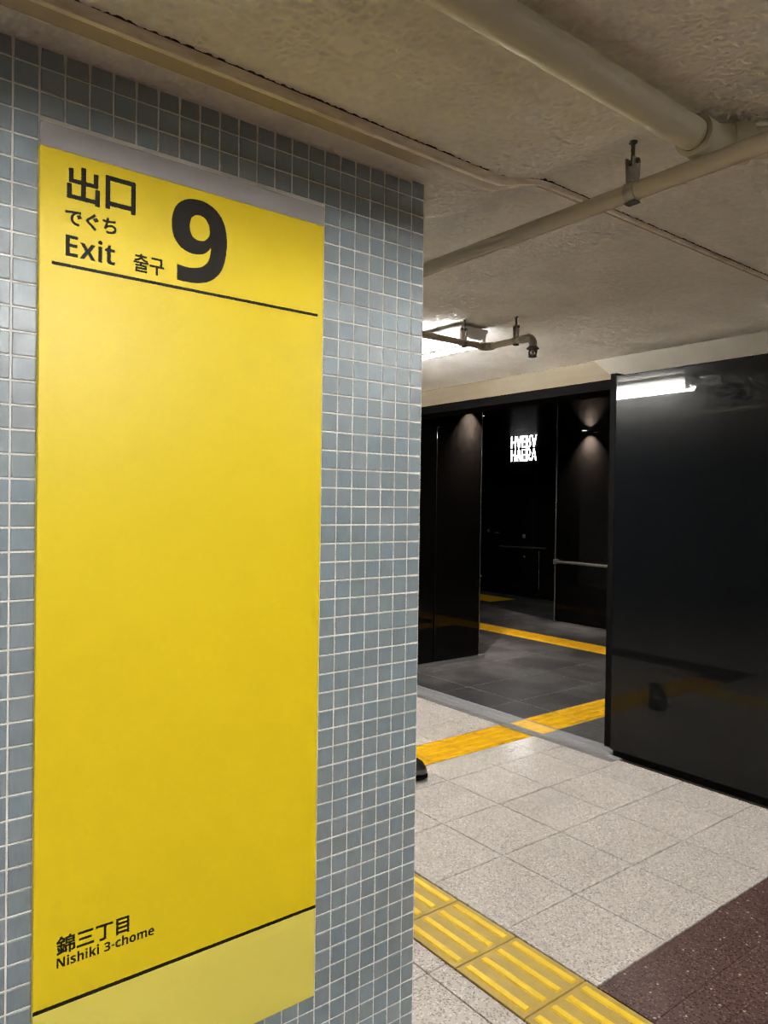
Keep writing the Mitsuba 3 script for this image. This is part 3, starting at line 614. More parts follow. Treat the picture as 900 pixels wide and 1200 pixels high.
# ================================================================== LETTERING
GLYPHS = json.loads(r'''{"出":[[[[21,60],[6,66],[0,81],[0,458],[5,471],[16,478],[108,479],[120,474],[126,466],[128,180],[367,180],[367,505],[68,505],[57,509],[49,519],[47,885],[53,900],[67,906],[150,906],[161,901],[168,893],[169,622],[367,622],[367,979],[371,990],[381,998],[475,1000],[487,995],[494,985],[495,622],[698,622],[700,893],[706,901],[718,906],[803,906],[817,900],[823,885],[821,519],[813,509],[802,505],[495,505],[495,180],[740,180],[741,466],[748,474],[759,479],[843,479],[853,477],[861,469],[865,458],[865,21],[858,6],[843,0],[753,2],[745,8],[740,18],[740,60]]]],"口":[[[[25,0],[7,7],[0,25],[0,975],[7,993],[25,1000],[924,1000],[941,993],[949,975],[949,28],[941,10],[924,3],[832,3],[818,8],[809,17],[804,29],[804,102],[142,102],[141,23],[132,6],[119,0]],[[142,244],[804,244],[804,861],[142,861]]]],"でぐち":[[[[2220,709],[2213,719],[2210,730],[2211,816],[2219,834],[2231,841],[2246,842],[2337,829],[2439,823],[2450,891],[2453,960],[2461,975],[2476,983],[2578,981],[2589,978],[2599,968],[2604,957],[2604,943],[2580,826],[2782,845],[2952,875],[2972,875],[2985,870],[2995,859],[2998,848],[2998,763],[2992,748],[2975,736],[2765,707],[2552,691],[2512,528],[2574,555],[2637,572],[2739,584],[2792,584],[2860,575],[2912,560],[2966,533],[2989,516],[3023,482],[3050,436],[3066,387],[3069,362],[3069,311],[3066,284],[3051,233],[3034,195],[3005,154],[2981,130],[2952,108],[2904,79],[2833,53],[2757,36],[2673,27],[2552,27],[2484,33],[2463,40],[2448,59],[2429,138],[2430,158],[2441,171],[2454,176],[2475,176],[2595,165],[2671,168],[2758,182],[2816,200],[2850,217],[2877,236],[2893,251],[2909,276],[2923,322],[2923,349],[2917,370],[2901,401],[2883,419],[2841,441],[2774,454],[2701,451],[2655,443],[2599,427],[2530,394],[2503,375],[2466,342],[2444,314],[2426,283],[2415,274],[2389,273],[2310,303],[2297,317],[2295,340],[2333,429],[2369,533],[2411,691],[2348,691],[2240,699]]],[[[1866,566],[1800,678],[1768,725],[1765,736],[1767,751],[1778,765],[1843,793],[1865,790],[1881,775],[1940,683],[1973,617],[1972,600],[1963,586],[1911,562],[1895,557],[1878,559]]],[[[1730,521],[1640,684],[1640,699],[1644,710],[1653,718],[1709,743],[1727,744],[1740,740],[1759,718],[1831,596],[1845,566],[1845,551],[1841,540],[1830,531],[1767,504],[1756,503],[1743,508]]],[[[1213,546],[1231,582],[1280,635],[1477,796],[1578,883],[1644,949],[1678,992],[1698,1000],[1710,999],[1720,994],[1802,920],[1808,903],[1803,883],[1401,552],[1381,531],[1374,518],[1378,510],[1407,481],[1598,325],[1782,163],[1828,115],[1832,99],[1827,83],[1742,5],[1725,0],[1708,6],[1666,53],[1562,155],[1420,280],[1274,401],[1247,429],[1222,464],[1211,488],[1210,534]]],[[[867,522],[821,605],[779,668],[775,679],[777,696],[786,708],[847,736],[868,734],[886,718],[953,615],[978,563],[976,548],[965,535],[903,504],[891,503],[880,506]]],[[[10,711],[0,814],[3,827],[16,839],[34,845],[115,848],[372,875],[731,905],[892,913],[913,904],[921,884],[921,796],[913,778],[895,770],[776,767],[700,756],[660,741],[610,712],[588,696],[549,656],[505,594],[480,538],[462,463],[462,404],[472,355],[503,298],[534,263],[576,234],[647,203],[725,184],[811,176],[828,165],[834,153],[834,135],[805,53],[796,38],[776,30],[744,30],[695,36],[610,56],[518,93],[453,135],[398,187],[370,225],[345,271],[324,333],[316,404],[318,465],[327,517],[345,577],[371,634],[411,698],[453,745],[246,723],[143,710],[52,693],[35,693],[19,700]]],[[[751,465],[709,542],[659,621],[655,635],[659,653],[670,666],[736,693],[751,689],[764,678],[833,564],[853,517],[851,499],[842,488],[784,459],[773,457],[760,459]]]],"Exit":[[[[1762,593],[1761,668],[1868,729],[1922,879],[2029,878],[2031,725],[2223,724],[2222,594],[2030,592],[2029,219],[2046,171],[2067,151],[2090,141],[2152,138],[2229,154],[2226,27],[2143,3],[2044,0],[1955,23],[1928,40],[1899,69],[1872,116],[1856,195],[1855,592]]],[[[1453,888],[1452,930],[1466,967],[1482,983],[1512,997],[1566,1000],[1593,993],[1629,967],[1639,943],[1642,890],[1636,866],[1616,840],[1583,823],[1529,820],[1489,833],[1466,853]]],[[[1460,13],[1459,724],[1632,725],[1633,14]]],[[[627,13],[869,375],[640,724],[835,724],[985,491],[1135,724],[1331,724],[1098,373],[1344,13],[1148,13],[985,263],[822,13]]],[[[1,13],[0,947],[537,947],[537,803],[177,802],[177,571],[514,570],[515,428],[178,426],[177,163],[537,161],[537,14]]]],"출구":[[[[991,412],[978,418],[972,431],[972,507],[978,516],[987,522],[1609,522],[1611,531],[1624,610],[1632,687],[1635,827],[1096,827],[1086,832],[1080,844],[1080,917],[1089,931],[1099,934],[1739,934],[1748,932],[1755,926],[1758,915],[1758,729],[1750,617],[1736,522],[1853,522],[1863,519],[1872,505],[1871,428],[1862,416],[1850,412],[1481,412],[1481,19],[1478,10],[1472,3],[1462,0],[1375,0],[1365,4],[1358,13],[1358,412]]],[[[19,468],[6,473],[0,486],[0,554],[6,564],[17,569],[878,569],[887,567],[894,561],[897,552],[897,486],[893,474],[883,468],[511,468],[511,416],[770,416],[783,411],[789,398],[789,188],[786,179],[780,172],[770,169],[229,169],[229,115],[802,115],[812,110],[818,98],[815,23],[807,14],[797,11],[127,11],[118,13],[109,21],[106,32],[106,249],[109,258],[118,266],[127,268],[666,268],[666,314],[121,315],[111,320],[106,331],[106,399],[109,408],[116,414],[124,416],[388,416],[388,468]]],[[[51,644],[48,665],[52,673],[59,679],[126,686],[205,702],[255,717],[304,740],[345,769],[366,792],[374,808],[102,810],[93,817],[90,825],[90,894],[94,906],[103,912],[388,913],[388,983],[395,996],[407,1000],[493,1000],[504,996],[511,985],[511,913],[793,913],[803,908],[812,897],[812,825],[808,815],[799,809],[523,808],[537,787],[562,761],[594,740],[637,720],[716,696],[793,683],[837,680],[845,676],[851,667],[851,652],[826,591],[812,579],[788,579],[697,592],[631,608],[585,625],[533,650],[494,674],[449,717],[431,697],[400,672],[339,635],[257,606],[187,589],[111,579],[83,580],[76,585],[68,599]]]],"9":[[[[1,618],[0,698],[3,702],[3,729],[7,733],[7,750],[10,753],[14,777],[17,780],[21,801],[27,811],[27,818],[45,853],[51,858],[65,884],[81,899],[82,904],[116,935],[122,936],[130,945],[142,949],[147,955],[199,979],[206,980],[219,986],[230,986],[233,990],[264,993],[267,997],[294,997],[298,1000],[371,1000],[374,997],[419,993],[446,983],[457,983],[466,976],[474,976],[483,969],[491,969],[511,959],[517,953],[552,931],[614,866],[615,861],[628,846],[655,791],[655,783],[662,774],[666,756],[669,753],[676,719],[679,716],[683,681],[686,678],[686,657],[689,654],[689,620],[693,616],[693,503],[689,499],[689,459],[686,455],[686,431],[683,428],[683,407],[679,404],[679,387],[676,383],[676,369],[672,366],[672,353],[669,350],[669,339],[666,336],[666,325],[659,312],[659,305],[655,302],[655,291],[649,282],[645,264],[635,247],[635,240],[624,219],[618,214],[611,195],[591,169],[590,164],[581,156],[580,151],[525,96],[520,95],[511,86],[506,85],[481,65],[426,38],[418,37],[409,31],[391,27],[388,24],[367,20],[364,17],[337,14],[333,10],[316,10],[313,7],[292,7],[289,3],[255,3],[251,0],[100,0],[97,3],[76,3],[69,7],[69,184],[88,184],[91,181],[111,181],[115,177],[142,177],[146,174],[233,174],[237,177],[267,177],[271,181],[285,181],[288,184],[302,184],[305,188],[343,198],[378,215],[396,232],[402,233],[429,260],[430,266],[447,285],[464,319],[471,347],[474,350],[474,361],[478,364],[478,378],[481,381],[485,429],[488,432],[488,458],[480,461],[475,457],[471,444],[444,415],[443,410],[416,386],[378,365],[350,358],[347,355],[309,351],[306,348],[240,348],[237,351],[216,352],[213,355],[185,358],[182,362],[165,365],[113,393],[69,434],[64,443],[55,451],[27,499],[27,507],[17,526],[17,537],[10,551],[10,564],[7,568]],[[218,634],[222,613],[225,610],[236,575],[242,569],[250,554],[274,533],[302,522],[313,522],[316,519],[359,519],[363,522],[387,526],[408,536],[443,568],[444,573],[461,596],[461,603],[468,617],[468,627],[471,630],[471,673],[468,677],[464,711],[443,763],[423,785],[422,791],[417,792],[395,812],[386,812],[377,819],[363,819],[359,823],[323,823],[320,819],[306,819],[281,809],[246,777],[232,752],[232,745],[225,732],[225,721],[222,718],[222,697],[218,694]]]],"錦三丁目":[[[[3240,925],[3257,933],[3953,933],[3964,931],[3973,923],[3979,908],[3979,28],[3970,10],[3956,5],[3866,8],[3854,24],[3854,75],[3354,75],[3354,24],[3342,8],[3253,5],[3237,14],[3231,28],[3231,908]],[[3354,443],[3854,443],[3854,568],[3354,568]],[[3354,688],[3854,688],[3854,810],[3354,810]],[[3354,323],[3354,195],[3854,195],[3854,323]]],[[[2121,777],[2105,784],[2098,800],[2099,883],[2107,897],[2120,902],[3027,902],[3042,896],[3052,878],[3052,796],[3047,786],[3035,778],[2673,777],[2672,114],[2657,66],[2633,41],[2591,21],[2546,13],[2472,8],[2337,9],[2326,20],[2308,72],[2287,116],[2292,132],[2308,141],[2509,138],[2537,142],[2540,777]]],[[[1094,75],[1078,82],[1071,98],[1071,179],[1078,191],[1092,198],[1991,198],[2008,191],[2014,176],[2014,94],[2006,80],[1993,75]]],[[[1153,772],[1137,779],[1130,795],[1131,876],[1137,888],[1152,895],[1935,895],[1951,888],[1958,873],[1957,791],[1949,777],[1936,772]]],[[[1220,434],[1204,441],[1197,457],[1198,537],[1204,550],[1216,556],[1852,556],[1867,551],[1875,537],[1875,453],[1868,441],[1856,434]]],[[[8,724],[67,778],[120,839],[174,916],[212,987],[230,1000],[243,999],[313,974],[320,963],[321,950],[312,926],[383,875],[464,807],[464,876],[473,892],[487,897],[635,897],[657,984],[666,995],[677,1000],[754,990],[778,979],[783,968],[783,953],[762,897],[943,897],[956,893],[964,885],[967,874],[965,518],[958,509],[945,503],[768,503],[768,469],[966,469],[977,465],[984,456],[987,446],[987,157],[976,120],[954,97],[919,83],[828,77],[810,86],[783,158],[782,171],[789,183],[801,189],[872,190],[872,354],[768,354],[767,17],[759,5],[746,0],[663,3],[654,10],[650,23],[650,354],[564,354],[564,104],[560,93],[549,83],[538,80],[468,80],[454,89],[445,103],[75,31],[46,35],[34,53],[21,107],[21,127],[27,139],[47,148],[193,173],[193,452],[48,454],[40,462],[36,473],[36,545],[44,559],[57,564],[193,564],[193,627],[103,627],[90,632],[66,613],[46,614],[36,624],[1,695],[0,711]],[[464,759],[430,718],[430,649],[421,633],[406,627],[306,627],[306,564],[436,564],[450,556],[455,541],[455,473],[451,462],[443,454],[306,452],[306,260],[327,340],[346,431],[356,444],[377,448],[434,431],[446,423],[448,454],[455,463],[465,468],[650,469],[650,503],[486,503],[468,514],[464,526]],[[446,377],[408,249],[393,209],[446,216]],[[306,193],[339,200],[349,201],[306,219]],[[368,740],[256,829],[192,740]],[[579,650],[579,608],[849,608],[849,650]],[[579,792],[579,753],[849,753],[849,792]]],[[[51,381],[50,408],[67,422],[118,435],[134,433],[144,425],[165,367],[186,277],[192,220],[182,203],[117,183],[102,186],[92,196],[77,289]]]],"Nishiki":[[[[4072,883],[4071,927],[4084,964],[4104,984],[4137,997],[4197,1000],[4223,993],[4266,964],[4279,928],[4279,884],[4269,855],[4252,835],[4213,815],[4153,812],[4117,822],[4084,848]]],[[[4082,10],[4081,720],[4268,721],[4269,11]]],[[[3290,10],[3289,999],[3479,1000],[3480,501],[3472,396],[3552,503],[3741,721],[3954,720],[3694,417],[3974,11],[3754,10],[3558,295],[3480,232],[3480,10]]],[[[2897,883],[2896,927],[2909,964],[2929,984],[2962,997],[3021,1000],[3048,993],[3090,964],[3104,928],[3104,884],[3094,855],[3077,835],[3038,815],[2978,812],[2942,822],[2909,848]]],[[[2907,10],[2906,720],[3093,721],[3094,11]]],[[[2063,10],[2061,999],[2249,1000],[2244,630],[2252,631],[2302,688],[2348,714],[2403,731],[2492,734],[2551,724],[2613,698],[2662,655],[2694,600],[2714,512],[2714,11],[2526,10],[2526,458],[2519,495],[2496,544],[2469,568],[2426,581],[2382,581],[2323,561],[2293,535],[2273,498],[2256,443],[2250,387],[2250,10]]],[[[1374,42],[1374,198],[1489,159],[1580,143],[1680,150],[1707,163],[1730,197],[1727,229],[1700,259],[1478,361],[1409,416],[1386,455],[1373,508],[1376,580],[1403,642],[1442,682],[1487,708],[1562,730],[1614,737],[1752,730],[1895,685],[1899,676],[1846,552],[1758,584],[1679,601],[1595,594],[1575,584],[1555,556],[1558,527],[1582,500],[1808,399],[1876,340],[1902,288],[1909,193],[1899,147],[1870,91],[1837,59],[1788,29],[1729,10],[1661,0],[1494,6]]],[[[1020,883],[1019,927],[1032,964],[1052,984],[1085,997],[1145,1000],[1171,993],[1214,964],[1227,928],[1227,884],[1217,855],[1201,835],[1161,815],[1101,812],[1065,822],[1032,848]]],[[[1030,10],[1029,720],[1216,721],[1217,11]]],[[[1,13],[0,941],[246,938],[650,247],[643,449],[643,941],[817,941],[818,13],[576,13],[568,20],[165,718],[172,531],[172,14]]]],"3":[[[[1,51],[0,225],[66,195],[152,171],[224,160],[328,164],[373,174],[408,192],[439,223],[460,283],[460,322],[450,357],[439,375],[407,402],[359,423],[307,433],[149,438],[150,593],[297,597],[363,614],[394,632],[429,667],[446,712],[443,766],[425,797],[394,822],[356,836],[275,840],[175,815],[89,768],[3,904],[48,935],[119,969],[171,986],[243,1000],[408,1000],[473,986],[538,959],[596,911],[634,846],[644,797],[644,738],[637,701],[610,639],[576,598],[528,563],[436,525],[504,512],[575,481],[627,436],[648,406],[668,347],[672,264],[661,209],[634,147],[586,89],[538,55],[445,17],[394,7],[332,0],[181,3],[75,24]]]],"chome":[[[[3578,321],[3583,463],[3613,561],[3655,629],[3694,668],[3772,714],[3877,737],[3975,734],[4050,714],[4096,691],[4142,656],[4200,567],[4223,483],[4226,322],[3772,319],[3778,255],[3801,209],[3838,173],[3890,149],[3927,143],[4029,146],[4114,166],[4187,195],[4187,50],[4157,36],[4053,6],[3896,0],[3831,10],[3753,36],[3691,75],[3629,147],[3593,228]],[[3775,455],[4045,451],[4048,475],[4038,518],[4008,568],[3965,594],[3894,601],[3838,581],[3815,561],[3782,502]]],[[[2351,13],[2350,724],[2495,724],[2527,633],[2574,685],[2630,717],[2711,737],[2800,734],[2878,708],[2911,685],[2961,630],[3009,685],[3058,714],[3123,734],[3212,737],[3268,727],[3329,701],[3388,639],[3408,590],[3421,515],[3420,13],[3233,14],[3229,488],[3206,548],[3179,571],[3139,584],[3082,581],[3042,565],[3016,538],[2989,475],[2979,410],[2979,14],[2792,13],[2788,488],[2771,538],[2745,568],[2701,584],[2661,584],[2614,571],[2574,535],[2548,469],[2538,397],[2538,14]]],[[[1507,328],[1505,414],[1515,483],[1532,538],[1561,597],[1597,643],[1639,678],[1698,711],[1750,727],[1815,737],[1910,734],[1969,721],[2028,695],[2090,649],[2125,607],[2164,535],[2181,480],[2190,411],[2190,329],[2181,257],[2161,192],[2119,117],[2086,81],[2037,46],[1946,10],[1884,0],[1782,3],[1711,23],[1652,52],[1584,114],[1551,163],[1522,235]],[[1702,312],[1710,258],[1730,209],[1756,176],[1796,153],[1826,146],[1890,149],[1917,160],[1953,189],[1976,229],[1989,272],[1996,423],[1976,508],[1936,564],[1886,588],[1826,591],[1780,578],[1740,545],[1720,508],[1704,449]]],[[[702,10],[700,999],[887,1000],[883,630],[891,631],[941,688],[987,714],[1042,731],[1131,734],[1190,724],[1252,698],[1301,655],[1333,600],[1353,512],[1353,11],[1165,10],[1165,458],[1158,495],[1135,544],[1108,568],[1065,581],[1021,581],[961,561],[931,535],[911,498],[895,443],[889,387],[888,10]]],[[[0,318],[2,440],[28,545],[77,626],[155,691],[266,731],[394,737],[475,724],[567,688],[511,546],[380,581],[329,581],[289,571],[260,555],[220,509],[204,469],[194,416],[197,294],[210,248],[240,199],[263,179],[309,159],[386,156],[455,169],[547,208],[544,49],[469,16],[381,0],[273,3],[185,26],[103,75],[51,137],[15,222]]]],"H_":[[[[1,0],[0,1000],[144,999],[145,575],[643,574],[646,999],[790,1000],[790,1],[646,1],[645,446],[147,447],[144,1]]]],"A_":[[[[0,0],[358,992],[366,1000],[529,1000],[892,1],[735,4],[644,263],[245,264],[152,0]],[[290,391],[601,389],[449,859],[444,858]]]],"E_":[[[[1,0],[0,1000],[669,1000],[669,873],[145,872],[145,571],[628,571],[629,448],[145,446],[144,130],[669,127],[670,1]]]],"R_":[[[[1,0],[0,999],[421,1000],[504,986],[587,952],[621,928],[663,886],[701,824],[721,752],[725,658],[708,578],[673,513],[625,461],[580,430],[527,408],[526,397],[738,1],[574,4],[377,381],[147,381],[144,1]],[[144,508],[406,505],[476,523],[528,554],[560,593],[577,631],[584,666],[577,751],[546,810],[503,845],[431,873],[145,876]]]]}''')


def glyph_mesh(name, x0, x1, z0, z1, y, depth=.0006):
    """The lettering standing in the xz plane, facing -y, filling the box x0..x1, z0..z1."""
    from shapely.geometry import Polygon
    g = GLYPHS[name]
    w = max(p[0] for q in g for p in q[0])
    out = []
    for q in g:
        rings = [[(x0 + p[0] / w * (x1 - x0), z0 + p[1] / 1000 * (z1 - z0)) for p in r] for r in q]
        m = trimesh.creation.extrude_polygon(Polygon(rings[0], rings[1:]).buffer(0), depth, engine='earcut')
        v = np.array(m.vertices)
        m = trimesh.Trimesh(np.stack([v[:, 0], y - v[:, 2], v[:, 1]], 1), m.faces, process=False)
        if m.volume < 0:
            m.invert()
        out.append(m)
    return cat(*out)


SY = WY - .0115      # front face of the sign
ZB = .4975           # foot of the deep yellow field
put('exit_sign__panel', bevel(SX0, SX1, SY, WY + .002, ZB, 2.2935, .0012), 'mat_yellow')
put('exit_sign__top_band', bevel(SX0, SX1, SY - .001, WY + .002, 2.2937, SZ1, .0012), 'mat_sign_grey')
put('exit_sign__lower_band', bevel(SX0, SX1, SY, WY + .002, SZ0, ZB - .0002, .0012), 'mat_pale_yellow')
say('exit_sign', 'tall yellow sign board on the tiled wall reading Exit 9', 'sign')
say('exit_sign__top_band', 'grey band along the top')
say('exit_sign__lower_band', 'pale yellow band at the bottom')
put('exit_sign__rule', box(.3805, 1.031, SY - .0006, SY, 2.0538, 2.0604), 'mat_ink')
put('exit_sign__rule', box(SX0, SX1, SY - .0007, SY, .4905, .4985), 'mat_ink')
for part, name, x0, x1, z0, z1 in [
        ('exit_character', '出', .4085, .4755, 2.1945, 2.2695), ('exit_character', '口', .4875, .5525, 2.1965, 2.2685),
        ('phonetic_lettering', 'でぐち', .4055, .5115, 2.1425, 2.1775), ('exit_word', 'Exit', .4070, .5085, 2.0770, 2.1240),
        ('korean_lettering', '출구', .5495, .6185, 2.0745, 2.1155), ('exit_number', '9', .6355, .7720, 2.0745, 2.2700),
        ('place_name', '錦三丁目', .4010, .5545, .6000, .6395), ('place_name_in_latin', 'Nishiki', .4020, .4890, .5735, .5955),
        ('place_name_in_latin', '3', .5000, .5135, .5735, .5930), ('place_name_in_latin', 'chome', .5245, .6115, .5735, .5955)]:
    put(f'exit_sign__{part}', glyph_mesh(name, x0, x1, z0, z1, SY), 'mat_ink')
put('exit_sign__place_name_in_latin', box(.5155, .5225, SY - .0006, SY, .5805, .5832), 'mat_ink')
for k, t in (('exit_number', 'large black figure 9'), ('exit_word', 'black word Exit'), ('place_name', 'small black Japanese place name at the bottom')):
    say(f'exit_sign__{k}', t)

# lit letters over the glass doors: the word reads along -y, facing -x
yy = 8.745
for c, w in zip('HAERA', (.108, .112, .088, .100, .112)):
    m = glyph_mesh(c + '_', 0, w, 2.330, 2.538, 0, .018)
    v = np.array(m.vertices)
    m = trimesh.Trimesh(np.stack([v[:, 1] + GX - .03, yy - v[:, 0], v[:, 2]], 1), m.faces, process=False)
    if m.volume < 0:
        m.invert()
    put('letter_sign__letter', m, 'mat_lamp_glass', emit=(SIGN_W, SIGN_W, SIGN_W * 1.0))
    yy -= w + .013
put('letter_sign__bracket', box(GX - .03, GX + .0, 8.17, 8.73, 2.536, 2.5475), 'mat_black_matte')
say('letter_sign', 'bright white lit letters HAERA above the dark glass doors', 'sign')

# ================================================================== CEILING SERVICES
# large drain pipe
zp, yp, r = 2.490, .976, .0378
put('drain_pipe__pipe', tube([(-4.0, yp, zp), (1.705, yp, zp)], r, 40), 'mat_pipe', smooth=40)
d45 = np.array([1, -1, 0]) / math.sqrt(2)
E = np.array([1.790, yp, zp])
put('drain_pipe__socket', tube([(1.705, yp, zp), (1.706, yp, zp), (1.742, yp, zp), (1.743, yp, zp)], [.0378, .0495, .0495, .046], 40), 'mat_pipe', smooth=30)
a, b = np.array([1.743, yp, zp]), E + d45 * .046
t = np.linspace(0, 1, 12)[:, None]
put('drain_pipe__elbow', tube((1 - t) ** 2 * a + 2 * t * (1 - t) * E + t ** 2 * b, .0465, 40), 'mat_pipe', smooth=40)
put('drain_pipe__socket', tube([b, b + d45 * .001, b + d45 * .046, b + d45 * .047], [.0455, .0495, .0495, .0375], 40), 'mat_pipe', smooth=30)
put('drain_pipe__pipe', tube([b + d45 * .046, b + d45 * 1.9], r, 40), 'mat_pipe', smooth=40)
for q, dd in ((a * 0 + [1.704, yp, zp], np.array([1, 0, 0])), (np.array([1.7435, yp, zp]), np.array([1, 0, 0])), (b + d45 * .0475, d45)):
    put('drain_pipe__seam', tube([q - dd * .0008, q + dd * .0008], .0382 if dd[1] == 0 and q[0] < 1.73 else .0397 if dd[1] == 0 else .0382, 40), 'mat_dark_gap', smooth=30)
say('drain_pipe', 'thick tan plastic pipe under the ceiling, bending at a socketed elbow', 'pipe')

# thin sprinkler main with its hanger
put('sprinkler_main__pipe', tube([(1.728, -3.9, 2.414), (1.728, 8.8, 2.414)], .0238, 28), 'mat_pipe_thin', smooth=40)


def hanger(key, x, y, zc, r, ztop=ZC, axis=1, w=.036):
    """A threaded rod with a ceiling flange, a turnbuckle and a band round a pipe."""
    put(f'{key}', tube([(x, y, ztop + .002), (x, y, ztop - .004), (x, y, ztop - .006)], [.013, .012, .006], 14), 'mat_dark_iron', smooth=30)
    put(f'{key}__rod', tube([(x, y, ztop - .004), (x, y, ztop - .052)], .0055, 10), 'mat_dark_iron', smooth=40)
    zz = zc + r
    lo = zz + .002
    hi = ztop - .046
    for s in (-1, 1):
        o = (s * .011, 0) if axis == 0 else (0, s * .011)
        q = np.array([(x + o[0] + a * (.0015 if axis == 0 else w / 2 * k), y + o[1] + b * (w / 2 * k if axis == 0 else .0015), z)
                      for z, k in ((lo, .72), ((lo + hi) / 2, .9), (hi - .006, 1.0), (hi, .8)) for a in (-1, 1) for b in (-1, 1)])
        put(f'{key}__strap', trimesh.convex.convex_hull(q), 'mat_galvanised')
    bolt = [(x - .019, y, hi - .010), (x + .019, y, hi - .010)] if axis == 0 else [(x, y - .019, hi - .010), (x, y + .019, hi - .010)]
    put(f'{key}__bolt', tube(bolt, .007, 6), 'mat_dark_iron')
    u = np.array([1.0, 0, 0]) if axis == 1 else np.array([0, 1.0, 0])
    ax = np.array([0, 1.0, 0]) if axis == 1 else np.array([1.0, 0, 0])
    ang = np.linspace(0, 2 * math.pi, 25)[:-1]
    ring = []
    for s in (-1, 1):
        for rr in (r + .0004, r + .0028):
            ring.append(np.array([x, y, zc]) + s * ax * w * .42 + rr * (np.cos(ang)[:, None] * u + np.sin(ang)[:, None] * np.array([0, 0, 1.0])))
    v = np.vstack(ring); n = 24; f = []
    for j in range(n):
        k = (j + 1) % n
        for p_, q_ in ((1, 3), (3, 2), (2, 0), (0, 1)):
            f += [[p_ * n + j, p_ * n + k, q_ * n + k], [p_ * n + j, q_ * n + k, q_ * n + j]]
    m = trimesh.Trimesh(v, f, process=False)
    trimesh.repair.fix_normals(m)
    put(f'{key}__band', m, 'mat_galvanised', smooth=30)
    q = (.0045, w * .5) if axis == 1 else (w * .5, .0045)
    put(f'{key}__clip', bevel(x - max(q[0], .012), x + max(q[0], .012), y - max(q[1], .012), y + max(q[1], .012), zc - r - .008, zc - r - .0025, .001), 'mat_dark_iron')


hanger('sprinkler_main__hanger', 1.728, 1.160, 2.414, .0238, axis=1)
hanger('sprinkler_main__hanger_001', 1.728, 4.2, 2.414, .0238, axis=1)
say('sprinkler_main', 'thin tan pipe crossing under the ceiling on a rod hanger', 'pipe')
say('sprinkler_main__hanger', 'rusty grey rod hanger')

# sprinkler branch with a drop at its end
zs, rs = 2.424, .0165
put('sprinkler_branch__pipe', tube(np.vstack([[(2.06, 2.812, ZC + .002), (2.06, 2.812, zs + .05)], arc((2.11, 2.812, zs + .05), (-1, 0, 0), (0, 0, -1), .05, 0.2, math.pi / 2, 6), [(2.812, 2.812, zs)]]), rs, 20), 'mat_pipe_thin', smooth=40)
put('sprinkler_branch__elbow', tube(np.vstack([[(2.805, 2.812, zs)], arc((2.832, 2.778, zs), (0, 1, 0), (1, 0, 0), .034, 0, math.pi / 2, 7), [(2.866, 2.768, zs)]]), .0215, 20), 'mat_galvanised', smooth=40)
put('sprinkler_branch__pipe', tube([(2.866, 2.775, zs), (2.866, 2.545, zs)], rs, 20), 'mat_pipe_thin', smooth=40)
put('sprinkler_branch__elbow', tube(np.vstack([[(2.866, 2.565, zs)], arc((2.866, 2.520, zs - .034), (0, 0, 1), (0, -1, 0), .034, 0, math.pi / 2, 7), [(2.866, 2.486, zs - .052)]]), .0205, 20), 'mat_galvanised', smooth=40)
hd = 'sprinkler_branch__sprinkler_head'
put(hd, tube([(2.866, 2.486, zs - .046), (2.866, 2.486, zs - .056), (2.866, 2.486, zs - .060), (2.866, 2.486, zs - .066)], [.017, .030, .033, .020], 20), 'mat_dark_iron', smooth=30)
for s in (-1, 1):
    put(hd + '__frame_arm', tube([(2.866 + s * .011, 2.486, zs - .062), (2.866 + s * .026, 2.486, zs - .076), (2.866 + s * .022, 2.486, zs - .090), (2.866, 2.486, zs - .100)], .004, 8), 'mat_dark_iron', smooth=40)
    put(hd + '__frame_arm', tube([(2.866, 2.486 + s * .011, zs - .062), (2.866, 2.486 + s * .026, zs - .076), (2.866, 2.486 + s * .022, zs - .090), (2.866, 2.486, zs - .100)], .004, 8), 'mat_dark_iron', smooth=40)
put(hd + '__bulb', tube([(2.866, 2.486, zs - .062), (2.866, 2.486, zs - .096)], .008, 10), 'mat_galvanised', smooth=40)
put(hd + '__deflector', trimesh.creation.cylinder(.022, .003, sections=20, transform=trimesh.transformations.translation_matrix((2.866, 2.486, zs - .101))), 'mat_dark_iron')
hanger('sprinkler_branch__hanger', 2.698, 2.812, zs, rs, axis=0, w=.022)
hanger('sprinkler_branch__hanger_001', 2.866, 2.600, zs, rs, axis=1, w=.022)
say('sprinkler_branch', 'small bent pipe on two hangers ending in a dark sprinkler head', 'sprinkler pipe')
say(hd, 'dark sprinkler head')


# ------------------------------------------------------------------ fluorescent lamps
def batten(key, cx, cy, length, along, ztop, light=1.0):
    """A twin-tube batten lamp: base plate, ridge, two tubes, sockets and end plates."""
    def tr(m):
        v = np.array(m.vertices)
        v = v if along == 1 else v[:, [1, 0, 2]]
        m = trimesh.Trimesh(v + [cx, cy, ztop], m.faces, process=False)
        if m.volume < 0:
            m.invert()
        return m
    L = length / 2
    put(f'{key}__base', tr(prism([(-.10, 0), (.10, 0), (.10, -.010), (.045, -.060), (-.045, -.060), (-.10, -.010)], 1, -L, L)), 'mat_enamel')
    for s in (-1, 1):
        put(f'{key}__end_plate', tr(prism([(-.102, 0), (.102, 0), (.102, -.012), (.07, -.045), (.045, -.066), (-.045, -.066), (-.07, -.045), (-.102, -.012)], 1, *sorted((s * L, s * (L + .004))))), 'mat_enamel')
        put(f'{key}__tube', tr(tube([(s * .080, -L + .03, -.074), (s * .080, L - .03, -.074)], .0135, 14)), 'mat_lamp_glass', smooth=40, emit=[TUBE * light * c for c in TUBE_RGB])
        for e in (-1, 1):
            put(f'{key}__socket', tr(bevel(s * .080 - .014, s * .080 + .014, *sorted((e * (L - .028), e * (L - .004))), -.092, -.022, .003)), 'mat_enamel')


